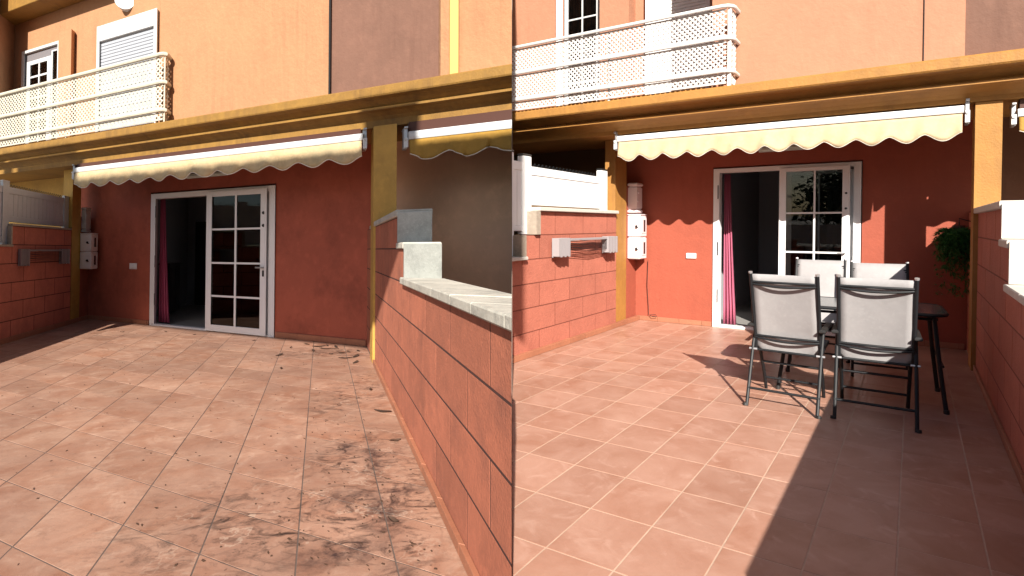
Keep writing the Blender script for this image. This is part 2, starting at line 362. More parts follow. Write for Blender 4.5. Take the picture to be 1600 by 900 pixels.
# ------------------------------------------------------------------ block walls
def block_wall(P, label, u0, u1, v0, courses, pv, off, m, mm, name='block_wall'):
    """courses: list of (z0, z1, v_end). blocks laid from v0, alternate courses offset by half"""
    root = thing(name, P.W((u0+u1)/2, v0, 0), label, 'wall')
    core = MB(P)
    for (z0, z1, ve) in courses: core.box(u0+.0012, u1-.0012, v0+.004, ve-.012, z0-.001 if z0 > 0.05 else 0, z1)
    core.build('mortar', mm, root)
    cache = {}
    for i, (z0, z1, ve) in enumerate(courses):
        vs = [v0] + [x for x in frange(off + (pv/2 if i % 2 else 0), ve, pv) if v0+.1 < x < ve-.1] + [ve]
        for a, b in zip(vs[:-1], vs[1:]):
            cs = [P.W(x, y, z0) for x in (u0, u1) for y in (a, b)]
            if max(q.x*P.side for q in cs) <= CUT or all(q.y < .5 for q in cs) or all(abs(q.x) > .98*max(q.y, .1)+.4 for q in cs): continue
            key = (round(b-a, 3), round(z1-z0, 3)); loc = P.W(u0, a, z0); cr = min(q.x*P.side for q in cs) < CUT
            if cr or key not in cache:
                mb = MB(P).box(u0, u1, a+.006, b-.006, z0+.006, z1-.006, .0008); me = mb.mesh('block', loc, m, clip=cr)
                if me is None: continue
                if not cr: cache[key] = me
            else: me = cache[key]
            inst('block', me, root, loc + P.u*random.uniform(-.0004, .0004))
    return root
def courses_for(z0, ph, n, ends):
    out = []
    for k in range(n): out.append((z0+k*ph if k else 0.0, z0+(k+1)*ph, ends[k] if k < len(ends) else ends[-1]))
    return out
def skirting(P, root, run, u0, u1, h, d, m, st):
    """tiles along the back wall (run u) or a side wall (run v)"""
    for a in frange(u0, u1, st):
        b = min(a+st, u1)-.004
        mb = MB(P)
        if run == 'u': mb.box(a, b, .001, d, 0.001, h, .003)
        elif run == 'v0': mb.box(.001, d, a, b, 0.001, h, .003)
        else: mb.box(run-d, run-.001, a, b, 0.001, h, .003)
        mb.build('skirting_tile', m, root)

# L right wall (u = 6.70), stepped
lw_r = block_wall(LP, 'dull red block wall with mottled grey stepped end and flat coping, by the stained floor', 6.705, 7.00, .01,
    courses_for(.03, .2555, 6, [7.6, 7.6, 7.6, 7.6, 3.53, 3.17]), .652, .12, BLOCK_L, MORT_L)
skirting(LP, lw_r, 6.705, 1.22, 7.2, .055, .035, SKIRT, .455)
for (a, b, z) in ((.02, .85, 1.565), (1.20, 3.16, 1.565)):
    MB(LP).box(6.675 if a > 1 else 6.74, 7.03, a, b, z, z+.055, .008).build('coping_slab', CEM, lw_r)
MB(LP).box(6.68, 7.025, 3.15, 3.52, 1.305, 1.355, .008).build('coping_slab', CEM, lw_r)
MB(LP).box(6.69, 7.02, 3.161, 3.185, 1.357, 1.60, .004).build('cement_face', CEM_SHADE, lw_r)
MB(LP).box(6.69, 7.02, 3.521, 3.545, 1.09, 1.345, .004).build('cement_face', CEM_SUN, lw_r)
js = [3.50, 4.155, 4.72, 5.16, 5.534, 5.95, 6.5]
for a, b in zip(js[:-1], js[1:]): MB(LP).box(6.66, 7.05, a+.003, b-.003, 1.045, 1.095+random.uniform(-.003, .003), .007).build('coping_slab', CEM, lw_r)
# R right wall (u = 3.70)
rw_r = block_wall(RP, 'clean red block wall with pale stepped coping at the right edge, in shade beside the dining set', 3.705, 3.93, .01,
    courses_for(.0, .25, 6, [7.2, 7.2, 7.2, 7.2, 3.33, 2.95]), .625, .2, BLOCK_R, MORT_R)
skirting(RP, rw_r, 3.705, 1.08, 6.8, .06, .018, SKIRT, .395)
MB(RP).box(3.72, 3.96, .02, .775, 1.468, 1.52, .006).box(3.67, 3.96, 1.075, 2.955, 1.468, 1.52, .006).build('coping_slab', CEM_R, rw_r)
MB(RP).box(3.67, 3.96, 2.94, 3.33, 1.222, 1.27, .006).build('coping_slab', CEM_R, rw_r)
MB(RP).box(3.68, 3.95, 2.956, 2.985, 1.272, 1.50, .004).build('cement_face', CEM_R, rw_r)
MB(RP).box(3.68, 3.95, 3.331, 3.36, 1.01, 1.262, .004).build('cement_face', CEM_R, rw_r)
for a in frange(3.31, 6.8, .6): MB(RP).box(3.66, 3.97, a+.003, min(a+.6, 6.8)-.003, .962, 1.008, .006).build('coping_slab', CEM_R, rw_r)
# left walls (u = 0)
lw_l = block_wall(LP, 'dull red block wall carrying the dusty white fence at the left edge', -.30, -.005, .76,
    courses_for(.03, .268, 6, [7., 7., 7., 7., 3.02, 2.70]), .664, .04, BLOCK_LL, MORT_L)
skirting(LP, lw_l, 'v0', .02, 3.6, .075, .03, SKIRT, .455)
MB(LP).box(-.33, .02, .77, 2.72, 1.64, 1.672, .006).build('coping_slab', COPE, lw_l)
MB(LP).box(-.30, .012, 2.702, 2.735, 1.375, 1.638, .003).build('end_render', COPE, lw_l)
MB(LP).box(-.33, .02, 2.68, 3.05, 1.342, 1.372, .006).build('coping_slab', COPE, lw_l)
rw_l = block_wall(RP, 'sunlit red block wall carrying the bright white fence beside the meter boxes', -.20, .02, .705,
    courses_for(.0, .2515, 6, [6.4, 6.4, 6.4, 6.4, 2.86, 2.60]), .632, .035, BLOCK_R, MORT_R)
skirting(RP, rw_l, 'v0', .02, 3.6, .06, .06, SKIRT, .395)
MB(RP).box(-.23, .07, .74, 2.62, 1.51, 1.552, .006).build('coping_slab', CEM_R, rw_l)
MB(RP).box(-.20, .06, 2.601, 2.68, 1.262, 1.508, .003).build('end_render', COPE, rw_l)
MB(RP).box(-.20, .06, 2.861, 2.93, 1.045, 1.259, .003).build('end_render', COPE, rw_l)
MB(RP).box(-.23, .075, 2.855, 3.5, 1.008, 1.044, .006).build('coping_slab', CEM_R, rw_l)

# ------------------------------------------------------------------ houses
def grid_leaf(P, root, u0, u1, z0, z1, v, st, cols, rows, cm, rm, m, d=.045, name='door_leaf', mw=.018):
    """a glazed leaf: stiles and rails, panes and muntins. st = stile width; cols, rows = muntin positions"""
    f = MB(P)
    f.box(u0, u0+st, v, v+d, z0, z1, .003).box(u1-st, u1, v, v+d, z0, z1, .003)
    f.box(u0+st, u1-st, v+.001, v+d-.001, z1-st*.62, z1, .003).box(u0+st, u1-st, v+.001, v+d-.001, z0, z0+st*.75, .003)
    leaf = f.build(name, m, root)
    if leaf is None: return None
    cu = [u0+st] + cols + [u1-st]; cz = [z0+st*.75] + rows + [z1-st*.62]
    for c in cols: MB(P).box(c-cm, c+cm, v+.010, v+d-.010, z0+st*.75, z1-st*.62).build('muntin', m, leaf)
    for r_ in rows:
        for a, b in zip(cu[:-1], cu[1:]): MB(P).box(a+(cm if a in cols else 0), b-(cm if b in cols else 0), v+.012, v+d-.012, r_-rm, r_+rm).build('muntin', m, leaf)
    for a, b in zip(cu[:-1], cu[1:]):
        for c, e in zip(cz[:-1], cz[1:]): MB(P).box(a, b, v+d/2-.003, v+d/2+.003, c, e).build('pane', GLASS, leaf)
    return leaf
def frame(P, root, u0, u1, z0, z1, v0, v1, wd, m, name='door_frame', sill=True, wz=None):
    wz = wz or wd*.6
    f = MB(P).box(u0, u0+wd, v0, v1, z0, z1, .003).box(u1-wd, u1, v0, v1, z0, z1, .003).box(u0+wd, u1-wd, v0, v1-.002, z1-wz, z1-.001, .003)
    if sill: f.box(u0+wd, u1-wd, v0, v1-.002, z0, z0+.03, .003)
    return f.build(name, m, root)
def lattice(mb, P, u0, u1, v, z0, z1, pu, pz, wd, axis='u'):
    k = pu/pz; H = z1-z0; ru = H*k; t = .005
    for s_, dv in ((1, 0), (-1, t+.001)):
        for a in frange(u0-ru, u1+ru, pu):
            x0, x1 = (a, a+ru*s_)
            # clip the strip's ends to the panel
            lo, hi = 0., 1.
            for bound, sg in ((u0, 1), (u1, -1)):
                f0 = (x0-bound)*sg; f1 = (x1-bound)*sg
                if f0 < 0 and f1 < 0: lo, hi = 1, 0; break
                if f0 < 0: lo = max(lo, -f0/(f1-f0))
                elif f1 < 0: hi = min(hi, f0/(f0-f1))
            if hi-lo < .02: continue
            xa, xb, za, zb = x0+(x1-x0)*lo, x0+(x1-x0)*hi, z0+H*lo, z0+H*hi
            c = [(xa-wd, za), (xa+wd, za), (xb+wd, zb), (xb-wd, zb)]
            if axis == 'u': vs = [(p, v+dv, q) for p, q in c] + [(p, v+dv+t, q) for p, q in c]
            else: vs = [(v+dv, p, q) for p, q in c] + [(v+dv+t, p, q) for p, q in c]
            mb.add(vs, [(0, 1, 2, 3), (7, 6, 5, 4), (0, 4, 5, 1), (1, 5, 6, 2), (2, 6, 7, 3), (3, 7, 4, 0)])
def balcony(P, root, u0, u1, v, vb, zb, rails, m, pu, pz, wd, posts, rr):
    bal = MB(P).box(u0, u1-.3, -.29, v-.09, zb+.001, zb+.03).build('balcony', OCHRE, root)
    for z in rails:
        c = .10
        pts = [(u0, v, z), (u1-c, v, z)] + [(u1-c+c*math.sin(a), v-c+c*math.cos(a), z) for a in (R(30), R(60), R(90))] + [(u1, vb, z)]
        MB(P).tube(pts, rr, 8).build('rail', m, bal, smooth=True)
    levels = [zb] + sorted(rails)
    for a, b in zip(levels[:-1], levels[1:]):
        z0, z1 = a+.03, b-rr
        ps = [u0] + posts + [u1-.06]
        for p, q in zip(ps[:-1], ps[1:]):
            mb = MB(P); lattice(mb, P, p+.01, q-.01, v-.035, z0, z1, pu, pz, wd)
            mb.box(p+.003, q-.003, v-.038, v-.022, z0-.006, z0+.008).box(p+.003, q-.003, v-.038, v-.022, z1-.014, z1)
            tag(mb.build('lattice_panel', m, bal), kind='stuff')
        mb = MB(P); lattice(mb, P, vb+.02, v-.1, u1-.03, z0, z1, pu*.8, pz, wd*.8, 'v')
        tag(mb.build('lattice_panel', m, bal), kind='stuff')
    for p in posts: MB(P).box(p-.012, p+.012, v-.065, v-.039, zb, rails[-1]-rr).build('post', m, bal)
    MB(P).box(u1-.055, u1-.02, v-.075, v-.04, zb, max(rails)-rr).build('post', m, bal)
    return bal

def beam(P, root, u0, u1, zt, vf, m, soff):
    """cornice beam: bright fascia on top, then two coves stepping back, flat lip and soffit"""
    h = zt
    prof = [(-.1, h), (vf-.03, h), (vf, h-.02), (vf, h-.10), (vf-.012, h-.115), (vf-.13, h-.125), (vf-.175, h-.15), (vf-.22, h-.185), (vf-.20, h-.20),
            (vf-.165, h-.21), (vf-.165, h-.232), (vf-.25, h-.24), (vf-.33, h-.275), (vf-.365, h-.31), (vf-.365, h-.335), (vf-.365, soff), (-.1, soff)]
    return MB(P).prism(prof, u0, u1).build('beam', m, root)

# ---- left (before) house
hL = thing('house', LP.W(3.3, 0, 0), 'orange house with cream lattice balcony and shaded red terrace wall, behind the dirty terrace', 'house')
P = LP
MB(P).box(-.35, 1.90, -.16, 0, 0, 2.75).box(4.96, 7.0, -.16, 0, 0, 2.75).box(1.90, 4.96, -.16, 0, 2.29, 2.75).build('terrace_wall', RED_L, hL)
MB(P).box(7.02, 9.2, -.15, .0, 0, 2.75).build('next_terrace_wall', BROWN3, hL)
MB(P).box(-6., -.36, -.15, .0, 0, 2.75).build('next_terrace_wall', OCHRE_P, hL)
beam(P, hL, -6, 9.0, 3.115, 1.45, OCHRE_L, 2.72)
MB(P).box(6.67, 7.00, .86, 1.19, 0.0, 2.718, .006).build('pillar', OCHRE_P, hL)
MB(P).box(-.30, .0, .39, .75, 0.0, 2.718, .006).build('pillar', OCHRE_P, hL)
MB(P).box(-.28, -.01, .003, .388, 0, 1.9).build('side_terrace_wall', RED_L, hL)
skirting(P, hL, 'u', .02, 1.9, .075, .03, SKIRT, .455); skirting(P, hL, 'u', 4.97, 6.69, .085, .03, SKIRT, .455)
# upper storey
MB(P).box(2.66, 5.975, -.45, 1.18, 3.116, 8.5, .01).build('upper_wall', ORANGE_L, hL)
MB(P).box(-6, 2.66, -.6, -.3, 3.116, 8.5).build('recessed_upper_wall', ORANGE_L, hL)
MB(P).box(5.995, 7.57, .10, 1.13, 3.116, 8.5).build('shadow_brown_upper_wall', BROWN, hL)  # facade shadow put into the wall colour
MB(P).box(7.573, 7.68, .10, 1.22, 3.116, 8.5).build('upper_pilaster', ORANGE_L, hL)
MB(P).box(7.683, 7.79, .10, 1.25, 3.116, 8.5).build('upper_pilaster_face', mat('pale_yellow_paint', (.55, .36, .12), .8, bump=.2), hL)
MB(P).box(7.793, 9.6, .10, 1.18, 3.116, 8.5).build('next_upper_wall', ORANGE_L, hL)
MB(P).tube([(5.986, 1.195, z) for z in (3.12, 4., 5., 8.)], .012, 6).build('wall_cable', DKMETAL, hL)
MB(P).box(-6, -3.3, -.299, 1.2, 3.12, 8.).build('side_upper_wall', ORANGE_L, hL)
MB(P).box(-6, 1.0, -.298, .3, 6.28, 6.6, .01).build('upper_eave', OCHRE_L, hL)
MB(P).box(-1.32, -.84, -.299, -.12, 3.12, 5.70).build('upper_column', ORANGE_L, hL)
wf = frame(P, hL, -2.90, -1.34, 3.4, 5.60, -.299, -.22, .10, WHITE_L, 'window')
grid_leaf(P, hL, -2.70, -1.72, 3.45, 5.35, -.290, .14, [-2.2], [4.1, 4.55, 5.0], .025, .02, WHITE_L, .04, 'window_leaf')
grid_leaf(P, hL, -1.70, -1.42, 3.45, 5.45, -.290, .05, [], [4.1, 4.8], .02, .02, WHITE_L, .04, 'window_leaf')
MB(P).box(-2.80, -1.42, -.298, -.293, 3.45, 5.53).build('window_blind', mat('grey_curtain', (.15, .14, .15), .8), hL)
frame(P, hL, .0, 1.90, 3.2, 5.62, -.299, -.20, .09, WHITE_L, 'shutter_frame', sill=False, wz=.30)
sh = MB(P).box(.10, 1.80, -.298, -.285, 3.2, 5.32).build('roller_shutter', SHUT, hL)
for z in frange(3.25, 5.30, .062): MB(P).box(.10, 1.80, -.284, -.268, z, z+.054, .006).build('slat', SHUT, sh)
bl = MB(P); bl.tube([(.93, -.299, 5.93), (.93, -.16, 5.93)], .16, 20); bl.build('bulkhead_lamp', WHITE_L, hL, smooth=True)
balcony(P, hL, -4.2, 2.90, 1.45, 1.185, 3.116, [3.28, 3.68, 4.08], CREAM_LAT, .098, .072, .0215, [-2.4, .28], .030)
# doors
frame(P, hL, 1.92, 4.95, 0, 2.26, -.10, .035, .13, DOORW, wz=.085)
MB(P).box(1.905, 1.918, -.1, .012, 0, 2.28).build('reveal', MORT_L, hL)
lfL = grid_leaf(P, hL, 3.41, 4.78, .02, 2.22, .042, .13, [4.10], [.57, 1.09, 1.62], .022, .014, DOORW, .055)
MB(P).box(4.68, 4.73, .098, .16, 1.02, 1.045, .004).box(4.55, 4.72, .14, .16, 1.022, 1.043, .004).build('handle', METAL, lfL)
MB(P).cyl((4.715, .095, 1.85), (4.715, .108, 1.85), .024, 12).build('lock', BLACK, lfL)
MB(P).cyl((4.715, .095, 1.66), (4.715, .108, 1.66), .024, 12).build('lock', BLACK, lfL)
MB(P).box(4.695, 4.735, .096, .104, .90, .99, .003).build('lock', BLACK, lfL)
grid_leaf(P, hL, 3.50, 4.84, .03, 2.18, -.07, .11, [4.15], [.57, 1.09, 1.62], .022, .014, DOORW, .045)
for z in (.45, 1.1, 1.95): MB(P).box(2.05, 2.065, .0355, .05, z-.10, z+.10).build('hinge', DKMETAL, hL)
# room behind
def room(P, root, u0, u1, z1, v1, dooru, mw, mf, md):
    r_ = MB(P).box(u0-.1, u0, v1, -.17, 0, z1).box(u1, u1+.1, v1, -.17, 0, z1).box(u0, u1, v1-.1, v1, 0, z1).box(u0, u1, v1, -.17, z1, z1+.1).build('room', mw, root)
    MB(P).box(u0, u1, v1, -.02, -.02, .006).build('room_floor', mf, root)
    MB(P).box(dooru, dooru+.75, v1+.001, v1+.03, .01, 1.95).build('inner_door', md, root)
    MB(P).box(dooru-.08, dooru, v1+.001, v1+.05, .01, 2.02).box(dooru+.75, dooru+.83, v1+.001, v1+.05, .01, 2.02).build('inner_door_frame', mw, root)
room(P, hL, 1.6, 5.2, 2.6, -3.6, 1.9, ROOMW, ROOMF, ROOMD)
cab = thing('cabinet', P.W(1.9, -1.6, 0), 'dark cabinet just inside the open door of the dirty left-hand view', 'cabinet')
MB(P).box(1.62, 1.95, -2.0, -1.2, .06, 1.0, .01).build('body', ROOMD, cab)
MB(P).box(1.60, 1.97, -2.02, -1.18, 1.0, 1.03, .005).build('top', ROOMD, cab)
for a in (-1.95, -1.6): MB(P).box(1.951, 1.965, a, a+.32, .12, .94, .004).build('door', ROOMD, cab)
for a in (-1.99, -1.25): MB(P).box(1.65, 1.69, a, a+.04, 0.007, .06).build('foot', ROOMD, cab)

# ---- right (after) house
hR = thing('house', RP.W(1.8, 0, 0), 'salmon house with white lattice balcony and bright red terrace wall, behind the clean terrace', 'house')
P = RP
MB(P).box(-.25, 1.05, -.16, 0, 0, 2.52).box(2.73, 3.95, -.16, 0, 0, 2.52).box(1.05, 2.73, -.16, 0, 2.13, 2.52).build('terrace_wall', RED_R, hR)
MB(P).box(-3.5, -.26, -.15, .0, 0, 2.52).build('next_terrace_wall', mat('dark_brown_wall', (.13, .07, .03), .85), hR)
MB(P).box(3.97, 7, -.15, .0, 0, 2.52).build('next_terrace_wall', BROWN2, hR)
beam(P, hR, -3.5, 8, 2.855, 1.45, OCHRE, 2.50)
MB(P).box(3.67, 3.862, .78, 1.07, 0.0, 2.498, .004).build('pillar', OCHRE, hR)
MB(P).box(-.146, .0, .35, .70, 0.0, 2.498, .004).build('pillar', OCHRE, hR)
MB(P).box(-.14, -.008, .003, .348, 0, 1.9).build('side_terrace_wall', RED_R, hR)
skirting(P, hR, 'u', .02, 1.05, .065, .018, SKIRT, .3); skirting(P, hR, 'u', 2.74, 3.69, .065, .018, SKIRT, .3)
MB(P).box(1.36, 3.272, -.45, 1.18, 2.856, 7.5, .006).build('upper_wall', ORANGE_R, hR)
MB(P).box(3.279, 3.58, -.45, 1.175, 2.856, 7.5, .006).build('upper_wall', ORANGE_R, hR)
MB(P).box(3.583, 8, -.45, 1.13, 2.856, 7.5).build('shadow_brown_upper_wall', BROWN, hR)  # brown stands in for the shadow on this stretch
MB(P).tube([(3.275, 1.188, z) for z in (2.88, 4., 5., 7.)], .004, 6).build('wall_cable', DKMETAL, hR)
MB(P).box(-4, 1.36, -.6, -.3, 2.856, 7.5).build('recessed_upper_wall', ORANGE_R, hR)
MB(P).box(-.61, -.16, -.299, -.06, 2.86, 7.4).build('upper_column', ORANGE_R, hR)
frame(P, hR, -1.43, -.62, 3.0, 5.2, -.299, -.22, .07, WHITE, 'window')
grid_leaf(P, hR, -1.30, -.70, 3.05, 5.0, -.290, .06, [-1.0], [3.6, 4.1, 4.6], .012, .012, WHITE_L, .04, 'window_leaf')
wb = MB(P)
for i in range(14):
    a = -1.34 + i*.046; wb.box(a, a+.04, -.298+(.004 if i % 2 else 0), -.293+(.004 if i % 2 else 0), 3.05, 5.1)
wb.build('window_curtain', mat('dark_striped_curtain', (.05, .045, .05), .8), hR)
frame(P, hR, .03, .93, 2.9, 5.3, -.299, -.20, .05, WHITE, 'shutter_frame', sill=False, wz=.15)
sh = MB(P).box(.08, .88, -.298, -.285, 2.9, 5.15).build('roller_shutter', WHITE, hR)
for z in frange(2.95, 5.1, .045): MB(P).box(.08, .88, -.284, -.270, z, z+.039, .004).build('slat', WHITE, sh)
balcony(P, hR, -2.2, 1.64, 1.45, 1.185, 2.856, [3.01, 3.36, 3.70], WHITE_LAT, .057, .058, .0135, [.24], .021)
frame(P, hR, 1.06, 2.72, 0, 2.11, -.10, .020, .075, DOORW, wz=.055)
lfR = grid_leaf(P, hR, 1.86, 2.61, .02, 2.07, .026, .075, [2.245], [.55, 1.03, 1.51], .010, .010, DOORW, .045)
MB(P).box(2.555, 2.575, .072, .11, 1.02, 1.04, .003).box(2.49, 2.57, .098, .11, 1.02, 1.038, .003).build('handle', METAL, lfR)
for z in (1.74, 1.56): MB(P).cyl((2.573, .070, z), (2.573, .080, z), .013, 12).build('lock', BLACK, lfR)
MB(P).box(2.562, 2.584, .072, .080, .86, .95, .003).build('lock', BLACK, lfR)
grid_leaf(P, hR, 1.92, 2.66, .03, 2.03, -.07, .06, [2.28], [.55, 1.03, 1.51], .010, .010, DOORW, .04)
for z in (.42, 1.05, 1.80): MB(P).box(1.115, 1.125, .0205, .030, z-.09, z+.09).build('hinge', DKMETAL, hR)
room(P, hR, .9, 2.9, 2.4, -3.4, 1.25, ROOMW, ROOMF, ROOMD)

# ------------------------------------------------------------------ curtains
def curtain(P, u0, u1, v, z0, z1, m, label, flare=1.0):
    mb = MB(P); n = 26; rows = 8; vs = []; fs = []
    for j in range(rows+1):
        t = j/rows; z = z1+(z0-z1)*t
        for i in range(n+1):
            s_ = i/n; wdt = (u1-u0)*(.45+.55*t**1.3*flare)
            vs.append((u0+wdt*s_, v+.03*math.sin(s_*22+.6*t), z))
    for j in range(rows):
        for i in range(n):
            a = j*(n+1)+i; fs.append((a, a+1, a+n+2, a+n+1))
    o = mb.add(vs, fs).build('curtain', m, smooth=True); tag(o, label, 'curtain')
    o.modifiers.new('s', 'SOLIDIFY').thickness = .003
    return o
curtain(LP, 2.07, 2.36, -.24, .03, 2.2, PINK, 'dull pink curtain gathered inside the left jamb of the dirty terrace door')
curtain(RP, 1.145, 1.30, -.20, .02, 2.05, PINK_R, 'bright pink sunlit curtain inside the left jamb of the clean terrace door')

# ------------------------------------------------------------------ awnings
def awning(P, u0, u1, v, zb, zt, zc, zs, n, mcloth, mbox, label, br=True, wob=.006):
    """zb..zt front bar, cloth from zb down to cusps zc and lobes zs"""
    r_ = thing('awning', P.W((u0+u1)/2, v, zt), label, 'awning')
    h = zt-zb
    prof = [(v-.055, zb), (v+.005, zb), (v+.018, zb+h*.3), (v+.018, zb+h*.75), (v+.004, zt-.003), (v-.05, zt)]
    MB(P).prism(prof, u0, u1).build('front_bar', mbox, r_)
    k = 14; cols = n*k; rows = 6; vs = []; fs = []
    for j in range(rows+1):
        t = j/rows
        for i in range(cols+1):
            ph = (i % k)/k; s_ = i/cols
            lobe = zc-(zc-zs)*(.5-.5*math.cos(2*math.pi*ph))**.8
            z = zb+(lobe-zb)*t; u = u0+.01+(u1-u0-.02)*s_
            dv = wob*t*(math.sin(s_*61+2)+.7*math.sin(s_*137+t*3)+.5*math.sin(s_*31*1.7))+.015*t
            vs.append((u, v-.01+dv, z))
    for j in range(rows):
        for i in range(cols):
            a = j*(cols+1)+i; fs.append((a, a+1, a+cols+2, a+cols+1))
    c = MB(P).add(vs, fs).build('valance', mcloth, r_, smooth=True)
    if c: c.modifiers.new('s', 'SOLIDIFY').thickness = .003
    MB(P).tube([vs[rows*(cols+1)+i] for i in range(0, cols+1)], .0055 if P is LP else .004, 5).build('piping', PIPING, r_, smooth=True)
    # rolled cloth, torsion bar, folded arms and end brackets
    MB(P).tube([(u0+.08, v-.12, zt-.03), (u1-.08, v-.12, zt-.03)], .045, 10).build('cloth_roll', mcloth, r_, smooth=True)
    soff = 2.718 if P is LP else 2.498
    MB(P).box(u0+.02, u1-.02, v-.19, v-.07, zt+.012, soff-.002).build('sun_gap_filler', GAP_SHADE, r_)  # added filler, stops sun leaking between front bar and soffit
    if br:
        for (a, s_) in ((u0, 0), (u1, 1)):
            w_ = .028 if P is RP else .05
            x0, x1 = (a-.012-w_, a-.012) if not s_ else (a+.012, a+.012+w_)
            MB(P).box(x0, x1, v-.14, v-.02, zs+.02+.5*(zb-zs), zt+.055, .004).box(x0, x1, v-.20, v+.02, zt+.035, zt+.056, .003).build('end_bracket', METAL, r_)
            MB(P).box(x0-.004, x1+.004, v-.015, v+.012, zs+.03+.5*(zb-zs), zb+.02, .003).cyl(((x0+x1)/2, v-.03, zb-.0), ((x0+x1)/2, v+.022, zb-.0), .016, 10).build('arm_joint', WHITE_L, r_)
    return r_
awning(LP, .43, 6.50, 1.24, 2.565, 2.645, 2.375, 2.30, 12, CLOTH_L, WHITE_L, 'stained cream scalloped awning rolled up over the dirty terrace door', wob=.024)
awning(LP, 7.15, 10.2, 1.26, 2.51, 2.60, 2.35, 2.275, 6, CLOTH_Y, WHITE_L, 'deep yellow scalloped awning of the neighbour, in the middle of the picture', wob=.026)
awning(RP, .215, 3.585, 1.11, 2.405, 2.475, 2.225, 2.155, 12, CLOTH, WHITE, 'clean pale cream scalloped awning rolled up above the clean terrace', wob=.011)
awning(RP, 3.96, 6.5, 1.11, 2.33, 2.40, 2.20, 2.13, 8, CLOTH_Y, WHITE, 'yellow scalloped awning cut off at the right edge of the picture', wob=.008)

# ------------------------------------------------------------------ fences on the left walls
def fence(P, u, sections, posts, m, label, th, mesh=True):
    r_ = thing('fence', P.W(u, sections[0][0], sections[0][2]), label, 'fence')
    for (a, b, z0, z1) in posts:
        MB(P).box(u-th*1.4, u+th*1.4, a, b, z0, z1, .006).build('post', m, r_)
        MB(P).box(u-th*1.5, u+th*1.5, a-.006, b+.006, z1+.001, z1+.022, .006).build('post_cap', BLACK if P is RP else m, r_)
    for (a, b, z0, z1, rb, rt) in sections:
        MB(P).box(u-th, u+th, a, b, z1-rt, z1, .004).build('top_rail', m, r_)
        MB(P).box(u-th, u+th, a, b, z0, z0+rb, .004).build('bottom_rail', m, r_)
        n = max(2, round((b-a)/.125)); st = (b-a)/n
        for i in range(n):
            MB(P).box(u-th*.55, u+th*.62, a+i*st+.003, a+(i+1)*st-.003, z0+rb, z1-rt, .004).build('slat', m, r_)
        if mesh:
            w_ = MB(P); k = round((b-a)/.075); d = (b-a)/k
            for i in range(k): w_.tube([(u-.05, a+i*d, z1+.01), (u-.05, a+(i+.5)*d, z1+.05), (u-.05, a+(i+1)*d, z1+.01)], .004, 4)
            tag(w_.build('wire_mesh', DKMETAL, r_), kind='stuff')
    return r_
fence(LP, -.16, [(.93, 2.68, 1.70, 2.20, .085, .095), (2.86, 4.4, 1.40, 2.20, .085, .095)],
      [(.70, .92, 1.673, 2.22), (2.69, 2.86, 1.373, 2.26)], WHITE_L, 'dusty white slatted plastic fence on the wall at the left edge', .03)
fence(RP, -.09, [(.99, 2.59, 1.575, 1.985, .055, .09), (2.75, 2.91, 1.30, 2.02, .055, .09), (3.01, 5.2, 1.06, 2.0, .055, .09)],
      [(.82, .985, 1.553, 2.075), (2.60, 2.745, 1.262, 2.085), (2.915, 3.01, 1.045, 2.10)], WHITE, 'bright white slatted plastic fence with black post caps in full sun', .025)

# ------------------------------------------------------------------ drying racks, meter boxes, covers, switches
def rack(P, u, a0, a1, b0, b1, z0, z1, label, m):
    r_ = thing('drying_rack', P.W(u, (a0+b1)/2, z0), label, 'drying rack')
    for (a, b) in ((a0, a1), (b0, b1)):
        mb = MB(P); n = 6
        for i in range(n):
            x = a+(b-a)*(i+.5)/n; wv = (b-a)/n*.36
            mb.box(u-.03, u+.045, x-wv, x+wv, z0+.01*(i % 2), z1, .003)
        mb.box(u-.04, u-.03, a, b, z0, z1)
        mb.build('folded_bracket', m, r_)
    for i in range(8):
        z = z0+.06+(z1-z0-.10)*i/7; s_ = .01*math.sin(i*2.1)
        MB(P).tube([(u+.02, b0, z+.02+s_), (u+.035, (a1+b0)/2, z-.008), (u+.02, a1, z)], .0035, 5).build('wire', DKMETAL, r_)
    MB(P).box(u-.02, u+.03, min(a1, b0), max(a1, b0), z1-.035, z1-.008, .003).build('top_bar', m, r_)
rack(LP, .05, .93, 1.24, 2.28, 2.54, 1.06, 1.31, 'grey folded drying rack on the dull red wall under the dusty fence', METAL)
rack(RP, .10, .93, 1.20, 2.13, 2.38, 1.01, 1.22, 'pale folded drying rack with dark wires on the sunlit red wall', mat('pale_grey_plastic', (.30, .28, .29), .5))

def meter(P, u0, u1, v0, v1, z0, z1, m, label):
    r_ = thing('meter_box', P.W((u0+u1)/2, (v0+v1)/2, z0), label, 'meter box')
    zm = (z0+z1)/2
    for (a, b) in ((z0, zm-.004), (zm+.004, z1)):
        bx = MB(P).box(u0, u1, v0, v1, a, b, .012).build('box', m, r_)
        h = b-a; uw = u1-u0; vw = v1-v0
        MB(P).box(u1+.0005, u1+.006, v0+vw*.12, v1-vw*.12, a+.05, b-.04, .002).build('door', m, bx)
        MB(P).box(u1+.0065, u1+.010, v0+vw*.30, v1-vw*.42, a+h*.24, b-h*.22, .0015).build('meter_window', DKGLASS, bx)
        MB(P).box(u0+uw*.66, u0+uw*.80, v1+.001, v1+.03, a+h*.42, a+h*.47, .003).cyl((u0+uw*.68, v1+.0, a+h*.50), (u0+uw*.68, v1+.022, a+h*.50), .013 if P is RP else .02, 8).build('latch', DKMETAL, bx)
    MB(P).box(u0-.004, u1+.008, v0, v1+.006, z1+.001, z1+.014, .004).build('hood', m, r_)
meter(LP, .02, .375, .12, .42, .95, 1.585, METER, 'white double meter box in the shaded corner of the dirty terrace')
meter(RP, .0, .185, .10, .30, .89, 1.50, METER_R, 'pinkish white double meter box in the sunlit corner of the clean terrace')
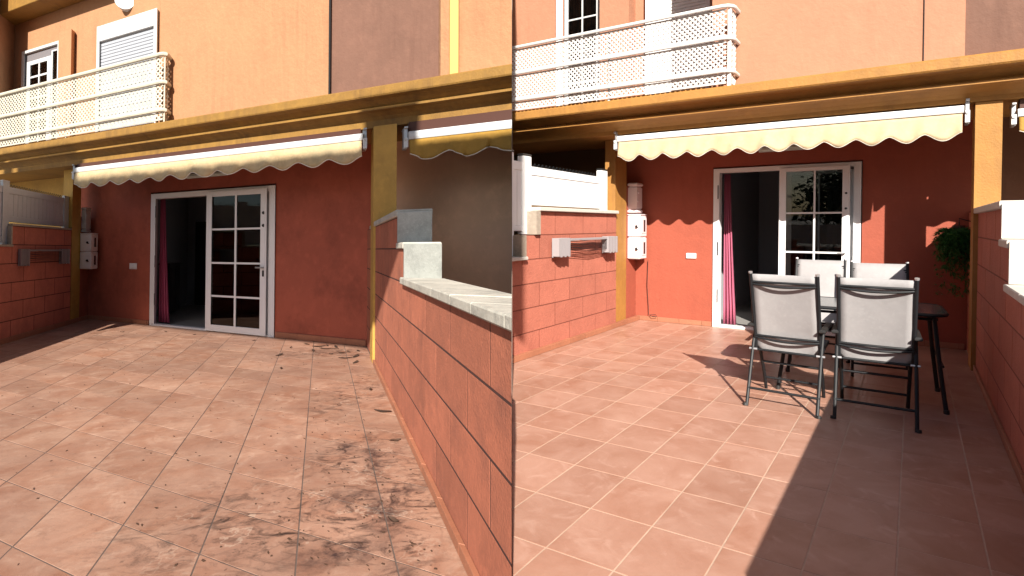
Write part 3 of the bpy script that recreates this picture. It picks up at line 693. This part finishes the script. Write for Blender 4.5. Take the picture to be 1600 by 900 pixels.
def cover(P, u0, u1, v0, v1, z0, z1, m, label):
    r_ = thing('junction_cover', P.W(u0, v0, z0), label, 'junction box')
    MB(P).box(u0, u1, v0, v1, z0+.05, z1-.05, .02).build('cover', m, r_)
    MB(P).box(u0, u1+.012, v0, v1+.012, z1-.049, z1, .015).build('lid', m, r_)
    MB(P).box(u0, u1+.010, v0, v1+.010, z0, z0+.049, .015).build('foot', m, r_)
    for z in (z0+.15, z1-.15): MB(P).box(u1+.0005, u1+.02, v1-.06, v1-.02, z, z+.02, .003).build('clip', m, r_)
cover(LP, -.02, .135, .12, .34, 1.62, 2.07, WHITE_L, 'dusty white cover above the shaded meter box')
cover(RP, -.01, .12, .10, .28, 1.53, 1.95, METER_R, 'rounded white cover above the sunlit meter box')
def switch(P, u0, u1, z0, z1, label):
    r_ = thing('outdoor_socket', P.W((u0+u1)/2, 0, z0), label, 'socket')
    MB(P).box(u0, u1, .001, .022, z0, z1, .006).build('plate', METER, r_)
    d = (u1-u0)*.24
    MB(P).box(u0+d, u1-d, .0225, .028, z0+.022, z1-.022, .003).build('rocker', METER, r_)
switch(LP, 1.31, 1.53, .955, 1.06, 'white outdoor socket on the shaded red wall, beside the dirty terrace door')
switch(RP, .71, .84, .905, .98, 'white outdoor socket on the sunlit red wall, beside the clean terrace door')
def batten(P, u0, u1, z0, z1, label):
    r_ = thing('wall_lamp', P.W((u0+u1)/2, 0, z0), label, 'lamp')
    MB(P).box(u0, u1, .001, .06, z0+.03, z1, .008).build('housing', WHITE_L, r_)
    MB(P).tube([(u0+.03, .105, z0+.04), (u1-.03, .105, z0+.04)], .042, 10).build('diffuser', LAMPB, r_, smooth=True)
batten(LP, 2.90, 3.92, 2.46, 2.58, 'pale tube lamp on the wall behind the stained awning')
batten(RP, 1.60, 2.20, 2.28, 2.38, 'pale tube lamp on the wall behind the clean awning')
cb = MB(RP).tube([(.18, .03, .86), (.17, .03, .5), (.19, .03, .2), (.2, .04, .09), (.27, .08, .075), (.33, .07, .08), (.30, .045, .10), (.22, .04, .09)], .004, 6)
tag(cb.build('cable', BLACK, smooth=True), 'thin dark cable hanging below the sunlit meter box with its end coiled at the skirting', 'cable')
hk = MB(RP).tube([(2.86, .002, 1.78), (2.86, .05, 1.78), (2.88, .06, 1.76), (2.90, .055, 1.72), (2.885, .05, 1.69), (2.865, .05, 1.71), (2.88, .055, 1.745)], .006, 6)

# ------------------------------------------------------------------ garden furniture (own square axes)
def frame_matrix(P, u, v, rot=0.0):
    x = P.u.copy(); n = P.n; y = n.cross(x).normalized(); x = y.cross(n).normalized()
    M = Matrix((x, y, n)).transposed().to_4x4(); M = Matrix.Translation(P.W(u, v, 0)) @ M @ Matrix.Rotation(rot, 4, 'Z'); return M
def lbuild(mb, name, m, parent, smooth=True):
    me = mb.mesh(name, (0, 0, 0), m, smooth); o = bpy.data.objects.new(name, me); COL.objects.link(o); o.parent = parent; return o
def arc(a, b, sag, n=8, axis=1):
    a, b = Vector(a), Vector(b); out = []
    for i in range(n+1):
        t = i/n; p = a.lerp(b, t); s_ = 4*t*(1-t); p = p + Vector(sag)*s_; out.append(tuple(p))
    return out
HW = .222
def make_chair(label):
    c = thing('folding_chair', (0, 0, 0), label, 'chair', 'folding chairs around the garden table')
    r = .0125
    for s_ in (-1, 1):
        x = s_*(HW+.012)
        lbuild(MB().tube([(x*1.0, 0, .0), (x*1.0, .08, .18), (x, .20, .44), (x, .28, .575)], r, 8), 'rear_leg', DKMETAL, c)
        xi = s_*(HW-.012)
        lbuild(MB().tube([(xi, .56, .0), (xi, .46, .18), (xi, .27, .44), (xi, .22, .50)], r, 8), 'front_leg', DKMETAL, c)
        lbuild(MB().tube([(s_*HW, .245, .38), (s_*HW, .225, .46), (s_*HW, .16, .64), (s_*HW, .085, .85), (s_*HW, .03, 1.0)], r, 8), 'back_post', DKMETAL, c)
        lbuild(MB().box(s_*(HW+.022)-.022, s_*(HW+.022)+.022, .14, .54, .575, .602, .008), 'armrest', BLACK, c, False)
        lbuild(MB().tube([(s_*(HW-.0), .245, .39), (s_*HW, .45, .415), (s_*HW, .66, .43)], r, 8), 'seat_rail', DKMETAL, c)
        lbuild(MB().cyl((s_*HW, .03, 1.0), (s_*HW, .027, 1.012), .0145, 8), 'end_cap', METAL, c)
        lbuild(MB().tube([(s_*(HW+.022), 0, 0), (s_*(HW+.022), .004, .02)], .016, 8), 'foot_cap', BLACK, c)
        lbuild(MB().cyl((s_*(HW+.036), .18, .40), (s_*(HW-.02), .18, .40), .009, 8), 'pivot', METAL, c)
    # sling: one sheet, back then seat, with thickness
    n = 10; path = [(.032, .995), (.06, .93), (.09, .85), (.125, .75), (.155, .66), (.185, .58), (.215, .50), (.235, .43), (.26, .40), (.34, .395), (.45, .405), (.56, .42), (.64, .44), (.66, .43)]
    vs = []; fs = []
    for j, (y, z) in enumerate(path):
        for i in range(n+1):
            t = i/n; sg = 4*t*(1-t)*.018; inw = .007*math.sin(min(1, j/7)*math.pi)
            vs.append((-(HW-.006-inw)+2*(HW-.006-inw)*t, y+(sg if j < 8 else 0), z-(sg if j >= 8 else 0)))
    for j in range(len(path)-1):
        for i in range(n): a = j*(n+1)+i; fs.append((a, a+1, a+n+2, a+n+1))
    sl = lbuild(MB().add(vs, fs), 'sling', SLING, c); sl.modifiers.new('s', 'SOLIDIFY').thickness = .003
    lbuild(MB().tube(arc((-HW, .055, .935), (HW, .055, .935), (0, -.012, 0), 6), .009, 8), 'back_bar', DKMETAL, c)
    lbuild(MB().tube(arc((-HW, .062, .92), (HW, .062, .92), (0, -.022, -.016), 10), .0085, 8), 'curved_back_bar', DKMETAL, c)
    lbuild(MB().tube(arc((-HW, .205, .505), (HW, .205, .505), (0, -.012, 0), 6), .009, 8), 'back_bar', DKMETAL, c)
    lbuild(MB().tube(arc((-HW, .21, .49), (HW, .21, .49), (0, -.022, -.016), 10), .0085, 8), 'curved_back_bar', DKMETAL, c)
    for (y, z, w_) in ((.052, .125, HW+.02), (.245, .385, HW), (.50, .11, HW-.012), (.40, .26, HW-.012), (.665, .43, HW)):
        lbuild(MB().tube([(-w_, y, z), (w_, y, z)], .0095, 8), 'crossbar', DKMETAL, c)
    return c
def dup(root, label):
    r_ = root.copy(); COL.objects.link(r_); r_['label'] = label
    for ch in list(root.children):
        k = ch.copy(); COL.objects.link(k); k.parent = r_
    return r_
ch1 = make_chair('front left grey sling folding chair, fully in sun')
ch2 = dup(ch1, 'front right grey sling folding chair, its right side in shade')
ch3 = dup(ch1, 'rear left grey sling folding chair, in front of the glazed door')
ch4 = dup(ch1, 'rear right grey sling folding chair with shadow across its back corner')
ch1.matrix_world = frame_matrix(RP, 2.455, 3.25, R(-5))
ch2.matrix_world = frame_matrix(RP, 3.023, 3.22, R(-2))
ch3.matrix_world = frame_matrix(RP, 2.435, 1.02, R(180-3))
ch4.matrix_world = frame_matrix(RP, 2.955, 1.32, R(180))

tb = thing('garden_table', (0, 0, 0), 'black framed garden table with dark glass top and rounded corners, amid the grey chairs', 'table')
def rrect(x0, x1, y0, y1, r, n=6):
    out = []
    for cx, cy, a0 in ((x1-r, y1-r, 0), (x0+r, y1-r, 90), (x0+r, y0+r, 180), (x1-r, y0+r, 270)):
        for i in range(n+1): a = R(a0+90*i/n); out.append((cx+r*math.cos(a), cy+r*math.sin(a)))
    return out
TX0, TX1, TY0, TY1 = -.62, .565, -.38, .30
lbuild(MB().prism(rrect(TX0+.02, TX1-.02, TY0+.02, TY1-.02, .11), .706, .716, 'z'), 'glass_top', TABLETOP, tb, False)
rim = rrect(TX0+.012, TX1-.012, TY0+.012, TY1-.012, .12); rim.append(rim[0])
lbuild(MB().tube([(x, y, .705) for x, y in rim], .014, 8), 'rim', DKMETAL, tb)
for sx in (-1, 1):
    for sy in (-1, 1):
        x = .475*sx; y = (-.28 if sy < 0 else .2)
        lbuild(MB().tube([(x, y, .70), (x*1.07, y-.04 if sy < 0 else y+.04, .35), (x*1.16, y-.08 if sy < 0 else y+.08, 0)], .015, 8), 'leg', DKMETAL, tb)
        lbuild(MB().tube([(x*1.16, y-.08 if sy < 0 else y+.08, 0), (x*1.158, y-.079 if sy < 0 else y+.079, .03)], .019, 8), 'foot_cap', BLACK, tb)
for y in (-.28, .2): lbuild(MB().tube([(-.5, y, .665), (.5, y, .665)], .011, 8), 'stretcher', DKMETAL, tb)
for x in (-.53, .53): lbuild(MB().tube([(x, -.32, .33), (x, .24, .33)], .010, 8), 'stretcher', DKMETAL, tb)
tb.matrix_world = frame_matrix(RP, 2.86, 2.30, R(-2))

# ------------------------------------------------------------------ hanging fern by the right pillar
P = RP
fn = thing('hanging_fern', P.W(3.60, .45, 1.2), 'trailing green fern hanging in the shaded right corner by the ochre pillar', 'plant')
MB(P).tube([(3.60, .45, 1.24), (3.60, .45, 1.30), (3.60, .45, 1.36)], .035, 12, r1=.055).build('pot', POTM, fn, smooth=True)
MB(P).tube([(3.69, .45, 1.40), (3.60, .45, 1.43), (3.60, .45, 1.36)], .006, 6).build('bracket', DKMETAL, fn)
mb = MB(); rnd = random.Random(3)
c0 = P.W(3.59, .48, 1.27)
for i in range(230):
    an = rnd.uniform(0, 2*math.pi); out = rnd.uniform(.05, .19); droop = rnd.uniform(.08, .38) if rnd.random() < .8 else rnd.uniform(.4, .68); up = rnd.uniform(.0, .10)
    d = Vector((math.cos(an), math.sin(an), 0)); pts = []
    out *= 1.05
    for k in range(7):
        t = k/6; pts.append(c0 + d*out*(1-(1-t)**1.8) + Vector((0, 0, up*math.sin(t*math.pi*.8) - droop*t**1.7)))
    for k in range(1, 7):
        p = pts[k]; dr = (pts[k]-pts[k-1]).normalized()
        for q in range(9):
            s_ = Vector((rnd.uniform(-1, 1), rnd.uniform(-1, 1), rnd.uniform(-.6, .4))).normalized(); L_ = rnd.uniform(.035, .08); nn = s_.cross(dr).normalized()*.0065
            pp = p - dr*rnd.uniform(0, .03)
            mb.add([pp-nn, pp+nn, pp+s_*L_], [(0, 1, 2)])
tag(mb.build('fronds', FERN, fn), kind='stuff')

# ------------------------------------------------------------------ dead leaves and specks on the dirty floor
def leaf_mesh(L_, W_, seed):
    rr = random.Random(seed); vs = []; n = 5
    for i in range(n+1):
        t = i/n; hw = W_*math.sin(math.pi*min(.98, .06+t*.92))*.5; z = .004+.010*math.sin(t*5+seed)*.5+.005
        vs += [((t-.5)*L_, -hw, z+.004), ((t-.5)*L_, 0, z-.002), ((t-.5)*L_, hw, z+.004)]
    fs = []
    for i in range(n):
        for k in (0, 1): a = i*3+k; fs.append((a, a+1, a+4, a+3))
    return MB().add(vs, fs).mesh('dead_leaf', (0, 0, 0), LEAFD, True)
LM = [leaf_mesh(.11, .035, 1), leaf_mesh(.16, .045, 2), leaf_mesh(.07, .03, 3)]
leaf_pos = [(5.62, .35, 0), (5.85, .42, 1), (5.95, .55, 1), (6.12, .50, 0), (6.22, .72, 1), (6.35, .60, 0), (6.45, .86, 1), (6.28, 1.05, 1), (6.42, 1.25, 0), (6.05, .90, 2), (5.75, .80, 0), (5.35, .75, 2),
            (6.52, .45, 0), (6.0, .30, 2), (6.15, .33, 0), (5.2, 1.35, 1), (6.55, 3.2, 1), (6.5, 2.5, 0), (6.35, 5.15, 2), (3.3, .55, 2), (2.6, .55, 2), (1.7, 1.0, 2), (4.6, .5, 2), (6.56, 3.9, 2), (5.3, 2.1, 0)]
LEAF_WHERE = {11: 'lone small dried leaf left of the litter by the pillar', 15: 'lone dried leaf on the tiles two rows out from the sliding door', 16: 'dried leaf against the block wall, below its stepped end',
  17: 'dried leaf by the block wall, between the litter and the stepped end', 18: 'dried leaf lying in the dark stain near the block wall', 19: 'small dried leaf on the sill side tiles before the open door',
  20: 'small dried leaf left of the open door on the tiles', 21: 'small dried leaf near the meter box corner of the dirty floor', 22: 'small dried leaf in front of the closed glazed door leaf',
  23: 'small dried leaf against the skirting between stain and stepped end', 24: 'dried leaf alone in the middle of the far tiles'}
for i, (u, v, k) in enumerate(leaf_pos):
    o = bpy.data.objects.new('dead_leaf', LM[k]); COL.objects.link(o); o.location = LP.W(u, v, .001); o.rotation_euler = (R(-1.2), 0, rnd.uniform(0, 6.28))
    sc = rnd.uniform(.8, 1.2); o.scale = (sc, sc, 1)
    far = i < 11 or 12 <= i < 15
    tag(o, 'dried brown leaf in the litter at the foot of the ochre pillar' if far else LEAF_WHERE[i], 'leaf', 'dead leaves on the dirty floor')
mb = MB(LP)
for i in range(520):
    if rnd.random() < .35: u, v = rnd.gauss(6.1, .35), rnd.gauss(5.0, .8)
    else: u, v = rnd.uniform(2.0, 6.6), rnd.uniform(.2, 6.8)
    if u > 6.62 or v < .05: continue
    a = rnd.uniform(0, 6.28); r_ = rnd.uniform(.004, .013); h = .002; e = rnd.uniform(.35, 1)
    c, s_ = math.cos(a), math.sin(a)
    q = [(u+x*c*r_*1.2-y*s_*r_*e, v+x*s_*r_*1.2+y*c*r_*e) for x, y in ((-1, -.6), (.2, -1), (1, .1), (.1, .9))]
    mb.add([(x, y, .0006) for x, y in q]+[(x, y, .0006+h) for x, y in q], [(0, 1, 2, 3), (7, 6, 5, 4), (0, 4, 5, 1), (1, 5, 6, 2), (2, 6, 7, 3), (3, 7, 4, 0)])
tag(mb.build('floor_debris', LEAFD), 'scattered dark specks of dry debris on the dirty tiled floor', 'debris', kind='stuff')

# ------------------------------------------------------------------ party panel between the two plots
dv = MB().box(-.0014, .0014, 4.2, 10.5, -.25, 7.5)
tag(dv.build('party_panel', DIVM), 'thin grey panel standing between the dirty and the clean terrace', 'panel')

# ------------------------------------------------------------------ across the lane, behind the photographer (seen in the door glass)
og = thing('garden_wall', (0, -1.6, -.26), 'low red garden wall with white paling across the lane, behind the viewpoint', 'wall')
MB().box(-9, 9, -1.75, -1.6, -.26, .72, .004).build('masonry', BLOCK_R, og)
for x in frange(-9, 9, 1.8): MB().box(x-.05, x+.05, -1.72, -1.62, .721, 1.42).build('post', WHITE, og)
MB().box(-9, 9, -1.69, -1.65, .80, 1.34).build('paling', WHITE_L, og)
def tree(x, y, h, rr_, seed, label):
    t = thing('tree', (x, y, -.26), label, 'tree', 'trees beyond the lane'); q = random.Random(seed)
    MB().tube([(x, y, -.26), (x+.1, y, h*.25), (x-.05, y+.1, h*.5), (x, y, h*.8)], .20, 8, r1=.05).build('trunk', BARK, t, smooth=True)
    m_ = MB(); m2 = MB()
    for k in range(11):
        a = q.uniform(0, 6.28); e = (x+math.cos(a)*rr_*.7, y+math.sin(a)*rr_*.7, h*q.uniform(.25, .85)); m2.tube([(x, y, h*.4), ((x+e[0])/2, (y+e[1])/2, h*.55), e], .06, 5, r1=.02)
        for j in range(520):
            p = Vector(e) + Vector((q.gauss(0, .42), q.gauss(0, .42), q.gauss(0, .34)))*rr_*.75
            a1 = Vector((q.uniform(-1, 1), q.uniform(-1, 1), q.uniform(-1, 1))).normalized(); b1 = a1.orthogonal().normalized(); L_ = q.uniform(.25, .45)
            m_.add([p, p+a1*L_*.5+b1*L_*.3, p+a1*L_, p+a1*L_*.5-b1*L_*.3], [(0, 1, 2, 3)])
    m2.build('limb', BARK, t); tag(m_.build('crown', FOL, t), kind='stuff')
for i, (x, h) in enumerate(((-9, 6.6), (-5.5, 7.2), (-2.2, 6.8), (1.4, 7.1), (5.0, 6.8), (8.6, 7.2))):
    tree(x, -17-(i % 2)*1.5, h, 2.7, 10+i, 'dark leafy tree beyond the lane, %s from the shade board' % ('first', 'second', 'third', 'fourth', 'fifth', 'sixth')[i])
# unseen board on one post, added to shade the dirty terrace's back wall
bb = thing('shade_board', (-9.6, -3.0, -.26), 'grey board on a single steel post, unseen, added to shade the dirty terrace wall', 'shade_board')
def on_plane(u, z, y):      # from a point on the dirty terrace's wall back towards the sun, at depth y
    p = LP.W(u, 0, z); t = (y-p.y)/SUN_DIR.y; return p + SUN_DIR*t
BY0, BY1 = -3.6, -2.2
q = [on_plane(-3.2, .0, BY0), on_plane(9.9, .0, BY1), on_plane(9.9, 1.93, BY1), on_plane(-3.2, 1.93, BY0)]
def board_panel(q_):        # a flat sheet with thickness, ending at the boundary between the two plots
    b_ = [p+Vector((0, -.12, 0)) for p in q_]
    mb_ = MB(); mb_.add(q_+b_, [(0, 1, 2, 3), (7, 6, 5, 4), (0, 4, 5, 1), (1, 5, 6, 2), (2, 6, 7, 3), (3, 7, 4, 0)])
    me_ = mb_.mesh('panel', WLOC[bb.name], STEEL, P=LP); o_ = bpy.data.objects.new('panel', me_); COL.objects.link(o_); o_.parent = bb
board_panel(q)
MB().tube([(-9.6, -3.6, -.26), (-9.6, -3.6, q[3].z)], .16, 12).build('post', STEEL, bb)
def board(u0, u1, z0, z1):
    def yb(u): return BY0+(BY1-BY0)*(u+3.2)/13.1
    q_ = [on_plane(a, b, yb(a)) for a, b in ((u0, z0), (u1, z0), (u1, z1), (u0, z1))]
    board_panel(q_)
board(-1.2, 1.0, 1.935, 2.38); board(6.95, 7.75, 1.935, 2.38)  # added pieces closing sun leaks beside the awnings
for t in (.1, .9):
    a = q[0].lerp(q[3], t)+Vector((0, -.2, 0)); b = a.lerp(q[1].lerp(q[2], t)+Vector((0, -.2, 0)), .85); MB().tube([a, b], .05, 6).build('rail', STEEL, bb)
